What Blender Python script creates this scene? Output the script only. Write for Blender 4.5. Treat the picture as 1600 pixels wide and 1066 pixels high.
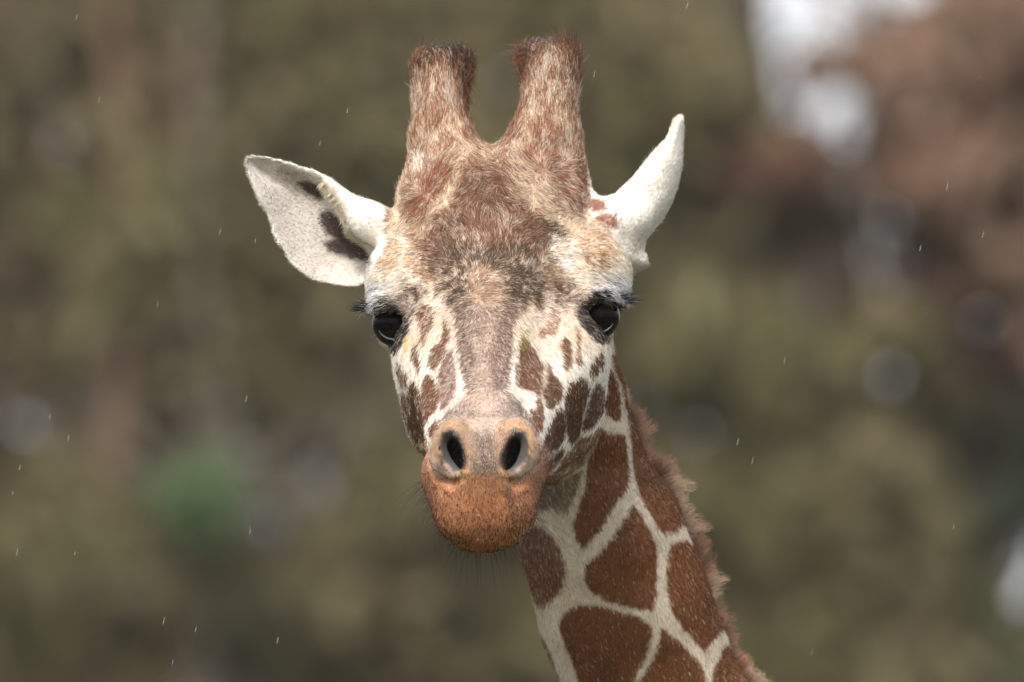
import bpy, math, os
import numpy as np
from mathutils import Vector, Matrix
R = math.radians
rng = np.random.default_rng(7)
scene = bpy.context.scene
for o in list(bpy.data.objects): bpy.data.objects.remove(o)
C = scene.collection
# ------------------------------------------------------------------ camera, sky, sun, exposure
CZ = 4.40            # eye height of the photographer on the viewing terrace
CD = 16.0            # metres to the giraffe's eyes
cam_d = bpy.data.cameras.new('camera'); cam = bpy.data.objects.new('camera', cam_d); C.objects.link(cam)
cam.location = (0, -CD, CZ); cam.rotation_euler = (R(90), 0, 0)
cam_d.sensor_width = 36; cam_d.lens = 36*CD/0.96
cam_d.clip_start = 0.1; cam_d.clip_end = 3000
cam_d.dof.use_dof = True; cam_d.dof.focus_distance = CD-0.14; cam_d.dof.aperture_fstop = 8.0
scene.camera = cam
scene.cycles.use_denoising = True
scene.cycles.max_bounces = 8; scene.cycles.diffuse_bounces = 4; scene.cycles.transparent_max_bounces = 8
scene.view_settings.view_transform = 'Standard'; scene.view_settings.look = 'None'
scene.view_settings.exposure = 1.2; scene.view_settings.gamma = 1.0
scene.view_settings.use_curve_mapping = False
SUN_EL, SUN_ROT = R(50), R(200)
w = bpy.data.worlds.new('World'); scene.world = w; w.use_nodes = True
nt = w.node_tree; nt.nodes.clear()
wo = nt.nodes.new('ShaderNodeOutputWorld'); bg = nt.nodes.new('ShaderNodeBackground')
sky = nt.nodes.new('ShaderNodeTexSky'); sky.sky_type = 'NISHITA'; sky.sun_disc = False
sky.sun_elevation = SUN_EL; sky.sun_rotation = SUN_ROT; sky.dust_density = 2.5; sky.air_density = 1.0
mx = nt.nodes.new('ShaderNodeMix'); mx.data_type = 'RGBA'; mx.inputs[0].default_value = 0.72
mx.inputs[7].default_value = (7.3, 7.5, 8.0, 1)          # the overcast veil of cloud
nt.links.new(sky.outputs[0], mx.inputs[6]); nt.links.new(mx.outputs[2], bg.inputs[0])
bg.inputs[1].default_value = 0.10
nt.links.new(bg.outputs[0], wo.inputs[0])
sl = bpy.data.lights.new('sun', 'SUN'); sl.energy = 2.1; sl.angle = R(18); sl.color = (1, .93, .83)
so = bpy.data.objects.new('sun', sl); C.objects.link(so)
# Nishita rotation 0 looks along +Y, clockwise seen from above
sd = Vector((math.sin(SUN_ROT)*math.cos(SUN_EL), math.cos(SUN_ROT)*math.cos(SUN_EL), math.sin(SUN_EL)))
so.rotation_euler = sd.to_track_quat('Z', 'Y').to_euler(); so.location = (0, -2, 12)

# ------------------------------------------------------------------ small helpers
def tag(o, label=None, cat=None, group=None, kind=None):
    if label: o['label'] = label
    if cat: o['category'] = cat
    if group: o['group'] = group
    if kind: o['kind'] = kind
    return o
def empty(name, loc):
    o = bpy.data.objects.new(name, None); C.objects.link(o); o.location = loc; o.empty_display_size = .3
    return o
def adopt(child, root):
    child.parent = root; child.matrix_parent_inverse = Matrix.Translation(-Vector(root.location))
def mesh_np(name, v, f, mat, smooth=True, root=None):
    """v (N,3); f (M,k) all faces the same size."""
    v = np.asarray(v, np.float32); f = np.asarray(f, np.int32); m = bpy.data.meshes.new(name)
    m.vertices.add(len(v)); m.vertices.foreach_set('co', v.ravel())
    k = f.shape[1]; m.loops.add(f.size); m.loops.foreach_set('vertex_index', f.ravel())
    m.polygons.add(len(f)); m.polygons.foreach_set('loop_start', np.arange(0, f.size, k, dtype=np.int32))
    m.polygons.foreach_set('use_smooth', np.full(len(f), smooth))
    m.update(); m.validate()
    o = bpy.data.objects.new(name, m); C.objects.link(o)
    if mat: m.materials.append(mat)
    if root: adopt(o, root)
    return o
def new_mat(name):
    m = bpy.data.materials.new(name); m.use_nodes = True
    b = m.node_tree.nodes['Principled BSDF']; return m, m.node_tree, b
# ---- value noise in numpy
_perm = np.random.default_rng(3).random((64, 64, 64)).astype(np.float32)
def vnoise(p, scale, seed=0):
    q = np.asarray(p, np.float32)*scale + seed*17.31
    i = np.floor(q).astype(np.int64); f = q-i; f = f*f*(3-2*f); i &= 63; j = (i+1) & 63
    P = _perm; x0,y0,z0 = i[...,0],i[...,1],i[...,2]; x1,y1,z1 = j[...,0],j[...,1],j[...,2]
    fx,fy,fz = f[...,0],f[...,1],f[...,2]
    a = P[x0,y0,z0]*(1-fx)+P[x1,y0,z0]*fx; b = P[x0,y1,z0]*(1-fx)+P[x1,y1,z0]*fx
    c = P[x0,y0,z1]*(1-fx)+P[x1,y0,z1]*fx; d = P[x0,y1,z1]*(1-fx)+P[x1,y1,z1]*fx
    return (a*(1-fy)+b*fy)*(1-fz)+(c*(1-fy)+d*fy)*fz
# the giraffe's own measuring grid: 0.6 mm squares across its face (u right, v down), depth y in mm
def U(px, py, ymm=0.0):
    s = (CD+ymm/1000.)/CD*0.0006
    return np.array([(px-800)*s, ymm/1000., (533-py)*s])
def UV(p):
    s = (CD+p[...,1])/CD*0.0006
    return 800+p[...,0]/s, 533-p[...,2]/s

# ------------------------------------------------------------------ setting: ground and woodland behind
def leaf_material(name, cols, scale, rough=.55, trans=.25):
    m, t, b = new_mat(name); n = t.nodes
    tc = n.new('ShaderNodeTexCoord'); no = n.new('ShaderNodeTexNoise'); no.inputs['Scale'].default_value = scale
    no.inputs['Detail'].default_value = 3
    cr = n.new('ShaderNodeValToRGB'); cr.color_ramp.interpolation = 'LINEAR'
    els = cr.color_ramp.elements
    while len(els) < len(cols): els.new(.5)
    for i, c in enumerate(cols): els[i].position = .3+.4*i/(len(cols)-1); els[i].color = (*c, 1)
    t.links.new(tc.outputs['Object'], no.inputs['Vector']); t.links.new(no.outputs['Fac'], cr.inputs[0])
    t.links.new(cr.outputs[0], b.inputs['Base Color']); b.inputs['Roughness'].default_value = rough
    b.inputs['Specular IOR Level'].default_value = .3
    tr = n.new('ShaderNodeBsdfTranslucent'); t.links.new(cr.outputs[0], tr.inputs[0]); ms = n.new('ShaderNodeMixShader'); ms.inputs[0].default_value = .5
    t.links.new(b.outputs[0], ms.inputs[1]); t.links.new(tr.outputs[0], ms.inputs[2]); t.links.new(ms.outputs[0], n['Material Output'].inputs['Surface'])
    return m
def bark_material(name, c):
    m, t, b = new_mat(name); n = t.nodes
    no = n.new('ShaderNodeTexNoise'); no.inputs['Scale'].default_value = 6; no.inputs['Detail'].default_value = 6
    mp = n.new('ShaderNodeMapping'); mp.inputs['Scale'].default_value = (4, 4, .6); tc = n.new('ShaderNodeTexCoord')
    t.links.new(tc.outputs['Object'], mp.inputs[0]); t.links.new(mp.outputs[0], no.inputs['Vector'])
    cr = n.new('ShaderNodeValToRGB'); cr.color_ramp.elements[0].color = (*[x*.6 for x in c], 1); cr.color_ramp.elements[1].color = (*[min(1, x*1.4) for x in c], 1)
    t.links.new(no.outputs['Fac'], cr.inputs[0]); t.links.new(cr.outputs[0], b.inputs['Base Color'])
    b.inputs['Roughness'].default_value = .85
    bp = n.new('ShaderNodeBump'); bp.inputs['Strength'].default_value = .6; t.links.new(no.outputs['Fac'], bp.inputs['Height']); t.links.new(bp.outputs[0], b.inputs['Normal'])
    return m
gm, gt, gb = new_mat('meadow_ground')
gno = gt.nodes.new('ShaderNodeTexNoise'); gno.inputs['Scale'].default_value = .6; gno.inputs['Detail'].default_value = 8
gcr = gt.nodes.new('ShaderNodeValToRGB'); gcr.color_ramp.elements[0].color = (.05, .07, .02, 1); gcr.color_ramp.elements[1].color = (.10, .085, .045, 1)
gtc = gt.nodes.new('ShaderNodeTexCoord'); gt.links.new(gtc.outputs['Object'], gno.inputs['Vector'])
gt.links.new(gno.outputs['Fac'], gcr.inputs[0]); gt.links.new(gcr.outputs[0], gb.inputs['Base Color']); gb.inputs['Roughness'].default_value = .95
gv = [(x, y, z) for y, z in ((-900,0),(60,0),(75,-1.5),(300,-60),(900,-60)) for x in (-900,900)]
g = mesh_np('ground', gv, [(2*i,2*i+1,2*i+3,2*i+2) for i in range(4)], gm, False); tag(g, kind='structure')

# openings in the wood's leaf wall through which the sky shows: (x, z, radius) metres, at 55 m from the lens
BY = 42.3; BD = BY+CD
def at_wood(px, py, depth=BY): k = (CD+depth)*0.96/CD/1600; return (px-800)*k, CZ+(533-py)*k
GAPS = []
def gap(px, py, rx, rz, dens=1.0):
    x, z = at_wood(px, py); k = BD*0.96/CD/1600; GAPS.append((x, z, rx*k, rz*k, dens))
for a in [(1225,0,52,30),(1300,10,80,40),(1390,0,50,28),(1270,50,50,22),(1380,35,30,18),(1255,150,40,20),(1320,180,42,38),(1345,210,20,20),(1215,160,18,12),(1420,-60,110,50),(1250,-70,130,50),
          (1580,882,44,44),(1592,1005,34,34),(1660,900,50,60)]: gap(a[0], a[1], a[2]*.92, a[3]*.86, .93)
for a in [(1340,300,24),(1412,335,22),(1440,450,25),(1400,420,18),(1480,560,20),(1525,545,20),(1455,590,18),(1440,690,22),(1500,700,24),(1545,690,22),(1390,560,14),(1475,640,20),(1480,500,18),
          (45,665,20),(382,722,18),(497,765,16),(425,838,20),(400,800,12),(5,950,18),(1150,30,18),(1210,100,22),(1560,500,14),(1300,470,14),(1490,390,14),(480,700,14),(590,60,11),(1110,840,9),(1180,75,16),(700,40,9),(60,200,10),(240,420,9),(1340,380,14)]: gap(a[0], a[1], a[2]*(.38 if a[0] > 1300 else .9), a[2]*(.38 if a[0] > 1300 else .9), .93)
_gr = np.random.default_rng(44)
for i in range(30): gap(_gr.uniform(1300, 1600), _gr.uniform(260, 780), *[_gr.uniform(4, 11)]*2, .88)
for q in [(384,722,26),(497,765,26),(48,665,20),(425,840,12)]: gap(q[0], q[1], q[2]*.62, q[2]*.62, 1.0)
for i in range(16): gap(_gr.uniform(0, 1250), _gr.uniform(0, 1066), *[_gr.uniform(3, 7)]*2)
def leaf_cloud(name, clumps, n, size, mat, root, seed, aspect=1.6, extra=None):
    """small bent leaf faces spread through ellipsoid clumps (x,y,z,rx,ry,rz)"""
    r = np.random.default_rng(seed); cl = np.array(clumps, float); cl[:,3:6] *= (1.22,.8,1.22)
    wgt = cl[:,3]*cl[:,5]; idx = r.choice(len(cl), n, p=wgt/wgt.sum())
    sub = cl[idx,:3]+r.normal(size=(len(cl)*14,3))[idx*14+r.integers(0, 14, n)]*cl[idx,3:6]*.50
    p = sub+r.normal(size=(n,3))*np.minimum(cl[idx,3:6]*.34, .42)
    keep = np.ones(n, bool)
    for gx, gz, rx, rz, dn in GAPS:
        k = (p[:,1]+CD)/BD
        e = ((p[:,0]-gx*k)/(rx+size*1.4))**2+((p[:,2]-CZ-(gz-CZ)*k)/(rz+size*1.4))**2
        keep &= ~((e < .9+.35*r.random(n)) & (r.random(n) < dn))
    p = p[keep]; n = len(p)
    a = r.normal(size=(n,3)); a /= np.linalg.norm(a, axis=1)[:,None]; a[:,2] -= .35
    b = np.cross(a, r.normal(size=(n,3))); b /= np.linalg.norm(b, axis=1)[:,None]
    s = size*(.6+.8*r.random(n))[:,None]; a = a*s*aspect; b = b*s
    c = np.cross(a, b); c /= np.linalg.norm(c, axis=1)[:,None]; c *= s*.25
    v = np.stack([p-a, p+b*.8+c, p+a, p-b*.8+c], 1).reshape(-1,3)
    if name is None: return v
    if extra is not None: v = np.concatenate([v, extra]); n = len(v)//4
    f = np.arange(n*4).reshape(-1,4)
    return mesh_np(name, v, f, mat, False, root)
def limb_tube(path, rad, k=7):
    path = np.array(path, float); n = len(path); V = []; F = []
    for i in range(n):
        t = path[min(i+1, n-1)]-path[max(i-1, 0)]; t /= np.linalg.norm(t)
        u = np.cross(t, (0,0,1) if abs(t[2]) < .9 else (1,0,0)); u /= np.linalg.norm(u); vv = np.cross(t, u)
        for j in range(k):
            an = 2*math.pi*j/k; V.append(path[i]+(u*math.cos(an)+vv*math.sin(an))*rad[i])
    for i in range(n-1):
        for j in range(k): F.append((i*k+j, i*k+(j+1) % k, (i+1)*k+(j+1) % k, (i+1)*k+j))
    return V, F
def tree(name, label, cat, group, x, y, h, trunk_r, bark, leafmat, clumps, nleaf, leaf, seed, nlimb=7, lean=0.0, twig=True, stems=()):
    r = np.random.default_rng(seed); root = empty(name, (x, y, 0)); tag(root, label, cat, group)
    V, F = [], []
    def add(path, rad, k=7):
        v, f = limb_tube(path, rad, k); o = len(V); V.extend(v); F.extend([tuple(q+o for q in t) for t in f])
    nz = 9; pth = [np.array([x+lean*(i/nz)**1.3*h+r.normal()*.04*h/6, y+r.normal()*.04, h*.92*i/nz]) for i in range(nz+1)]
    add(pth, [trunk_r*(1.25 if i == 0 else 1)*(1-i/nz*.82) for i in range(nz+1)], 10)
    tips = [np.array(c[:3]) for c in clumps]
    for k in range(max(nlimb, len(tips))):
        i0 = int(r.integers(2, nz-1)); s = pth[i0]
        e = tips[k % len(tips)]+r.normal(size=3)*.15
        L = [s+(e-s)*t+np.array([0,0,.25*math.sin(t*math.pi)*(1 if e[2] > s[2] else -.4)])+r.normal(size=3)*.04 for t in np.linspace(0, 1, 6)]
        tr = trunk_r*(1-i0/nz*.82)*.5; add(L, [tr*(1-.8*t) for t in np.linspace(0, 1, 6)], 5)
        if twig:
            for q in range(7):
                b0 = L[2+q % 4]; dd = r.normal(size=3); dd[2] = abs(dd[2])*.7; dd /= np.linalg.norm(dd); ln = .35+.6*r.random()
                T = [b0+dd*ln*t+r.normal(size=3)*.02 for t in (0,.33,.66,1)]; add(T, [.016,.012,.008,.004], 4)
    for (sx, sy, ln, sr) in stems:                                 # straight shoots rising beside the trunk
        b0 = np.array([sx, sy, .0]); sr *= .8; P_ = [b0+np.array([ln*(q/8)**1.2*5.5+r.normal()*.04, r.normal()*.05, 7.5*q/8]) for q in range(9)]; add(P_, [sr*(1-.07*q) for q in range(9)], 6)
    tk = mesh_np('trunk', V, F, bark, True, root)
    cr = leaf_cloud('crown', clumps, nleaf, leaf, leafmat, root, seed+1)
    return root
BARK_G = bark_material('bark_grey_brown', (.13,.11,.085)); BARK_P = bark_material('bark_pale', (.30,.27,.23)); BARK_R = bark_material('bark_reddish', (.16,.09,.06))
OLIVE = leaf_material('leaves_olive', [(0.162,0.158,0.071),(0.209,0.184,0.087),(0.247,0.196,0.113)], 1.6)
KHAKI = leaf_material('leaves_khaki', [(0.265,0.189,0.126),(0.199,0.182,0.086),(0.287,0.211,0.151)], 1.3)
BROWN = leaf_material('leaves_dry_brown', [(0.239,0.182,0.12),(0.27,0.196,0.134),(0.201,0.174,0.099)], 1.8)
RUSSET = leaf_material('leaves_russet', [(0.37,0.185,0.126),(0.286,0.202,0.143),(0.42,0.218,0.143)], 1.7)
GREEN = leaf_material('leaves_fresh_green', [(0.10,0.17,0.07),(0.13,0.20,0.09),(0.11,0.15,0.08)], 2.0)
DARKG = leaf_material('leaves_dark_evergreen', [(0.049,0.084,0.049),(0.07,0.105,0.063),(0.098,0.112,0.07)], 2.0)
MAUVE = leaf_material('twigs_mauve_grey', [(0.36,0.288,0.264),(0.264,0.198,0.168),(0.504,0.42,0.408)], 1.7)
def clump_at(px, py, y, rx, rz, ry=.7):
    x, z = at_wood(px, py, y); k = (CD+y)*0.96/CD/1600; return (x, y, z, rx*k, ry, rz*k)
def wood():
    T = []
    def t(name, label, cat, px, y, h, tr, bark, leafs, cl, n, leaf, seed, group=None, lean=0., st=()):
        x, _ = at_wood(px, 533, y); tree(name, label, cat, group, x, y, h, tr, bark, leafs, [clump_at(a[0], a[1], y+(a[4] if len(a) > 4 else 0), a[2], a[3]) for a in cl], n, leaf, seed, lean=lean, stems=[(at_wood(q[0], 533, y-.9)[0], y-.9+.1*k_, q[1], q[2]) for k_, q in enumerate(st)])
    t('oak_tree', 'olive brown tree filling the blurred background left of the giraffe, behind its cupped ear', 'tree', 210, 42.4, 9, .17, BARK_R, KHAKI,
      [(120,180,230,260),(330,120,240,240),(230,430,230,240),(60,520,200,240),(330,640,200,220),(180,830,220,220),(60,1000,200,200),(300,1040,220,180),(-160,300,220,320),(-180,760,220,320)], 52000, .045, 11, st=[(190,-.02,.07),(215,.05,.05),(60,.10,.05),(300,-.12,.04),(120,-.05,.035),(360,.12,.04),(20,.05,.04),(250,.0,.03)])
    t('holly_bush', 'fresh green bush glowing in the blur at lower left of the giraffe', 'bush', 335, 41.2, 4.6, .06, BARK_G, GREEN,
      [(338,772,34,28),(318,792,30,26),(362,752,28,22)], 1900, .04, 12)
    t('hazel_tree', 'tall khaki green tree in the blur directly above and behind the giraffe horns', 'tree', 560, 42.2, 9.4, .12, BARK_G, OLIVE,
      [(560,90,260,240),(800,60,240,220),(560,420,230,220),(500,620,180,180),(560,860,240,220),(760,1000,240,200),(860,330,200,240),(820,640,200,220),(420,980,200,180)], 52000, .045, 13, st=[(470,-.1,.04),(620,.1,.04),(560,.03,.03),(780,-.08,.04),(400,-.2,.03)])
    t('birch_tree', 'brown and green tree in the blur right of the giraffe between ear and neck', 'tree', 1130, 42.6, 9.8, .13, BARK_G, BROWN,
      [(1090,260,180,200),(1130,470,200,200),(1180,690,180,180),(1180,880,200,180),(1060,60,170,160),(1300,480,160,150),(1380,900,200,200),(1230,330,120,90)], 42000, .045, 14, st=[(1120,.02,.05),(1180,.12,.04),(1240,-.05,.04),(1320,.03,.06),(1060,-.1,.03),(1400,.1,.03)])
    t('beech_tree', 'russet leaved beech in the blur at upper right under the bright sky gaps', 'tree', 1480, 42.0, 10, .18, BARK_R, RUSSET,
      [(1500,190,120,140),(1440,60,90,70),(1570,100,90,120),(1250,265,95,55),(1350,90,70,40),(1600,260,110,140),(1480,290,110,90),(1700,200,140,240)], 20000, .045, 15)
    t('ash_tree', 'greyish mauve twiggy tree in the blur along the right edge, speckled with pale sky', 'tree', 1500, 42.7, 9.5, .12, BARK_P, MAUVE,
      [(1480,430,170,120),(1440,600,150,130),(1560,600,130,170),(1420,740,150,100),(1380,330,110,90),(1700,520,150,240),(1560,400,140,120)], 24000, .042, 16)
    t('yew_tree', 'very dark evergreen at the lower right edge of the blurred wood', 'tree', 1580, 42.1, 6, .12, BARK_G, DARKG,
      [(1570,750,60,55),(1500,810,60,55),(1540,960,100,110),(1480,60,34,40),(1660,760,90,120),(1500,1040,110,60)], 10000, .04, 17)
    t('laurel_bush', 'olive green bush filling the blur low at the right behind the mane', 'bush', 1330, 41.6, 4.4, .08, BARK_G, OLIVE,
      [(1250,960,190,150),(1400,1000,160,120),(1370,640,90,110),(1320,800,120,120),(1180,560,90,80),(1130,120,70,70)], 15000, .045, 18)
    t('thorn_bush', 'dark green and brown bush low in the blur below the left ear', 'bush', 520, 41.8, 3.6, .06, BARK_G, OLIVE,
      [(470,930,150,120),(600,930,120,120),(100,900,120,110),(330,560,90,100),(230,330,80,120)], 9000, .045, 19)
wood()
# the wood carries on behind and to both sides as one mass
bm_cl = []
rr = np.random.default_rng(5)
for ix in range(-11, 12):
    for iz in range(9): bm_cl.append((ix*1.15+.5*rr.random(), 43.3+.5*rr.random(), .4+iz*.95+.4*rr.random(), 1.1, .45, .9))
ring = []  # unseen leaf ring round the camera, added to darken the eyes' reflections
for i in range(120):
    an = R(rr.uniform(38, 322)); q = rr.uniform(34, 44); ring.append((q*math.sin(an), q*math.cos(an), .5+7*rr.random(), 3.2, 2.5, 2.2))
ring = leaf_cloud(None, ring, 26000, .30, None, None, 78)
far = leaf_cloud('woodland', bm_cl, 170000, .07, KHAKI, None, 77, extra=ring)
tag(far, kind='stuff')
tag(far, 'mass of brown and olive winter woodland blurred far behind the giraffe, plus an unseen leaf ring added round the camera', 'woodland')

# thin rain mist: one closed volume round the camera and everything built
hv = [(x, y, z) for x in (-950, 950) for y in (-950, 950) for z in (-62, 14)]
HM = bpy.data.materials.new('rain_mist'); HM.use_nodes = True; ht = HM.node_tree; ht.nodes.clear()
ho = ht.nodes.new('ShaderNodeOutputMaterial'); hvn = ht.nodes.new('ShaderNodeVolumePrincipled'); hvn.inputs['Color'].default_value = (.95, .90, .82, 1); hvn.inputs['Density'].default_value = .00035
ht.links.new(hvn.outputs[0], ho.inputs['Volume'])
hz = mesh_np('haze', hv, [(0,1,3,2),(4,6,7,5),(0,4,5,1),(2,3,7,6),(0,2,6,4),(1,5,7,3)], HM, False); tag(hz, 'thin pale rain mist softening the far woodland', kind='stuff')
# ------------------------------------------------------------------ giraffe: one continuous skin from a signed distance field
def smin(a, b, k):
    h = np.maximum(k-np.abs(a-b), 0)/k; return np.minimum(a, b)-h*h*k*.25
def smax(a, b, k): return -smin(-a, -b, k)
def ell(p, c, r, rot=None):
    q = p-c
    if rot is not None: q = q@rot
    r = np.asarray(r, np.float32)/1000.; k0 = np.linalg.norm(q/r, axis=-1); k1 = np.linalg.norm(q/(r*r), axis=-1)
    return k0*(k0-1)/np.maximum(k1, 1e-6)
def rcone(p, a, b, ra, rb):
    ra /= 1000.; rb /= 1000.; pa = p-a; ba = b-a; t = np.clip((pa@ba)/(ba@ba), 0, 1)
    return np.linalg.norm(pa-t[...,None]*ba, axis=-1)-(ra+(rb-ra)*t)
def poly_sd(x, y, poly):
    """signed distance to a closed polygon, negative inside"""
    P = np.asarray(poly, np.float32); n = len(P); d = np.full(x.shape, 1e9, np.float32); ins = np.zeros(x.shape, bool)
    for i in range(n):
        ax, ay = P[i]; bx, by = P[(i+1) % n]; ex, ey = bx-ax, by-ay; wx, wy = x-ax, y-ay
        t = np.clip((wx*ex+wy*ey)/(ex*ex+ey*ey+1e-9), 0, 1)
        d = np.minimum(d, (wx-ex*t)**2+(wy-ey*t)**2)
        ins ^= ((ay > y) != (by > y)) & (x < ex*(y-ay)/(ey if abs(ey) > 1e-9 else 1e-9)+ax)
    d = np.sqrt(d); return np.where(ins, -d, d)
def rotm(rx=0, ry=0, rz=0):
    return np.array(Matrix.Rotation(R(rz), 3, 'Z')@Matrix.Rotation(R(ry), 3, 'Y')@Matrix.Rotation(R(rx), 3, 'X'), np.float32)
EAR_L = [(379,256),(380,247),(386,241),(395,239),(407,241),(440,247),(490,266),(530,291),(580,318),(628,338),(628,400),(590,430),(560,446),(520,448),(490,441),(455,411),(430,371),(402,308),(385,272)]
EAR_R = [(1066,187),(1060,183),(1052,189),(1038,216),(1012,250),(988,279),(962,304),(940,310),(910,312),(925,400),(985,428),(1011,416),(1006,396),(1012,376),(1031,350),(1051,318),(1061,293),(1065,258),(1068,202)]
NECK = [(868,530,100,52),(888,620,140,52),(904,720,170,59),(944,850,195,78),(980,960,215,82),(1022,1080,240,81),(1180,1420,320,120),(1340,1800,430,165)]
EYE_L = U(617,506,12); EYE_R = U(933,495,12)
def sdf(p):
    p = p.astype(np.float32); x, y, z = p[:,0], p[:,1], p[:,2]
    # skull
    d = ell(p, U(775,375,95), (90,105,98))
    d = smin(d, ell(p, U(772,430,35), (96,62,62)), .05)
    d = smin(d, ell(p, U(764,345,40), (44,44,66), rotm(-25)), .03)            # frontal boss
    # brow bosses
    d = smin(d, ell(p, U(629,440,26), (35,44,42)), .022)
    d = smin(d, ell(p, U(926,432,26), (35,44,42)), .022)
    # nasal bridge down to the muzzle
    d = smin(d, rcone(p, U(768,455,20), U(759,650,-175), 60, 40), .04)
    d = smin(d, rcone(p, U(768,480,0), U(757,640,-195), 40, 30), .02)
    # cheeks and jaw
    d = smin(d, ell(p, U(694,594,-5), (42,88,57), rotm(-35)), .035)
    d = smin(d, ell(p, U(873,612,5), (43,88,66), rotm(-35)), .035)
    d = smin(d, rcone(p, U(672,548,-15), U(716,690,-205), 27, 24), .03)
    d = smin(d, rcone(p, U(893,548,-10), U(800,690,-205), 30, 24), .03)
    d = smin(d, rcone(p, U(788,650,30), U(757,775,-205), 64, 38), .05)
    # orbits
    d = smin(d, ell(p, EYE_L+np.array([.006,.012,-.003]), (23,27,24)), .014)
    d = smin(d, ell(p, EYE_R+np.array([-.006,.012,-.003]), (23,27,24)), .014)
    # muzzle and lips
    m = ell(p, U(755,742,-262), (57,58,52))
    m = smin(m, ell(p, U(755,803,-268), (42.5,43,35.5)), .02)
    m = smin(m, ell(p, U(757,790,-290), (40,30,38)), .02)
    d = smin(d, m, .018)
    d = smin(d, rcone(p, U(757,655,-235), U(757,725,-292), 33, 26), .025)
    for s, cx in ((-1, 704), (1, 808)):
        pad = ell(p, U(cx-s*-1,699,-297), (21,26,28), rotm(0, -s*8, s*14))
        d = smin(d, pad, .007)
    # crease under each nostril wing
    for s_, cx in ((-1, 757), (1, 757)):
        Q = [(93, 693, -276), (88, 722, -290), (72, 746, -303), (52, 757, -315), (36, 748, -322)]
        for i in range(4):
            a_, b_ = Q[i], Q[i+1]; d = smax(d, -rcone(p, U(cx+s_*a_[0], a_[1], a_[2]), U(cx+s_*b_[0], b_[1], b_[2]), 3.4, 3.4), .006)
    # nostrils: comma-shaped, running back into the head
    for s, cx in ((-1, 708), (1, 805)):
        e = ell(p, U(cx-s*-1,705,-322), (10.0,11,18.8), rotm(0, s*18, 0))
        e2 = ell(p, U(cx-s*5,711,-300), (6.2,60,16), rotm(0, s*20, -s*8))
        d = smax(d, -smin(e, e2, .006), .005)
    # mouth line round the lips
    # ossicones
    hl = rcone(p, U(690,330,78), U(690,225,88), 37, 28); hl = smin(hl, rcone(p, U(690,225,88), U(690,108,112), 27, 26.5), .01); hl = smin(hl, rcone(p, U(712,222,90), U(728,265,80), 15, 21), .02)
    hr = rcone(p, U(858,330,78), U(857,225,88), 40, 31); hr = smin(hr, rcone(p, U(857,225,88), U(861,98,112), 28, 27), .01); hr = smin(hr, rcone(p, U(838,205,92), U(812,260,82), 18, 22), .02)
    hl = smax(hl, (p@np.array([0,-.25,.968]))-U(692,84,100)@np.array([0,-.25,.968]), .014)
    hr = smax(hr, (p@np.array([0,-.25,.968]))-U(862,66,100)@np.array([0,-.25,.968]), .022)
    d = smin(d, smin(hl, hr, .02), .028)
    d = smax(d, -(rcone(p, U(766,208,40), U(766,208,200), 7, 7)), .03); d = smax(d, -(rcone(p, U(769,150,40), U(769,150,200), 19, 19)), .02)
    # flat bald crowns of the horns
    # neck
    for i in range(len(NECK)-1):
        q = rcone(p, U(*NECK[i][:3]), U(*NECK[i+1][:3]), NECK[i][3], NECK[i+1][3]); nk = q if i == 0 else smin(nk, q, .006)
    d = smin(d, nk, .02)
    # ears, as cupped leaves with their own thickness
    def ear(d, poly, ys, th, rnd, box, k):
        m = (x > box[0]) & (x < box[1]) & (z > box[2]) & (z < box[3]) & (y > -.02) & (y < .18)
        if not m.any(): return d
        q = p[m]; u, v = UV(q); sd_ = poly_sd(u, v, poly)*.0006-(.0022 if poly is EAR_L else .0034)
        yy = ys(u, v, sd_); e = smax(sd_+rnd, np.abs(q[:,1]-yy)*.75-th+rnd, rnd*2)-rnd*.4
        o = d.copy(); o[m] = smin(d[m], e, k); return o
    def ysl(u, v, s):
        inn = np.clip(-s/.034, 0, 1); return .062-.02*np.clip((560-u)/180, -.3, 1)+.028*(1-(1-inn)**2)
    def ysr(u, v, s):
        inn = np.clip(-s/.022, 0, 1); return .080-.020*(1-(1-inn)**2)
    ba, bb = U(360,220,60), U(650,470,60); d = ear(d, EAR_L, ysl, .0052, .0028, (ba[0], bb[0], bb[2], ba[2]), .010)
    ba, bb = U(900,160,60), U(1090,450,60); d = ear(d, EAR_R, ysr, .010, .005, (ba[0], bb[0], bb[2], ba[2]), .012)
    fl = rcone(p, U(618,372,58), U(572,345,52), 21, 18); fl = smin(fl, rcone(p, U(572,345,52), U(512,286,50), 18, 3.5), .008)
    d = smin(d, fl, .006)
    d = smin(d, rcone(p, U(940,360,62), U(985,345,62), 24, 17), .012)
    d = smin(d, rcone(p, U(975,385,62), U(1000,404,66), 12, 6), .010)
    # eye openings: round above, drawn to a point below and towards the nose
    for c, s in ((EYE_L, -1), (EYE_R, 1)):
        o_ = ell(p, c+np.array([s*.004, -.018, .002]), (20,21,17.5), rotm(0, s*25, 0))
        o_ = smin(o_, ell(p, c+np.array([-s*.011, -.020, -.006]), (9,14,7.5)), .010)
        o_ = smin(o_, ell(p, c+np.array([s*.001, -.020, -.015]), (8,12,8)), .008)
        d = smax(d, -o_, .005)
        d = smax(d, -(np.linalg.norm(p-c, axis=-1)-.0219), .003)
    # upper lids hang over the eyeballs
    for q in (((652,496,-22),(628,476,-21),(600,472,-12),(574,484,8)), ((888,491,-22),(912,467,-21),(944,459,-12),(974,472,8))):
        for i in range(3): d = smin(d, rcone(p, U(*q[i]), U(*q[i+1]), 5.0, 5.0), .010)
    # low relief of muscle and bone
    d = d + (vnoise(p, 38, 2)-.5)*.0045 + (vnoise(p, 135, 7)-.5)*.0006*(y < -.18)
    return d
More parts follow.
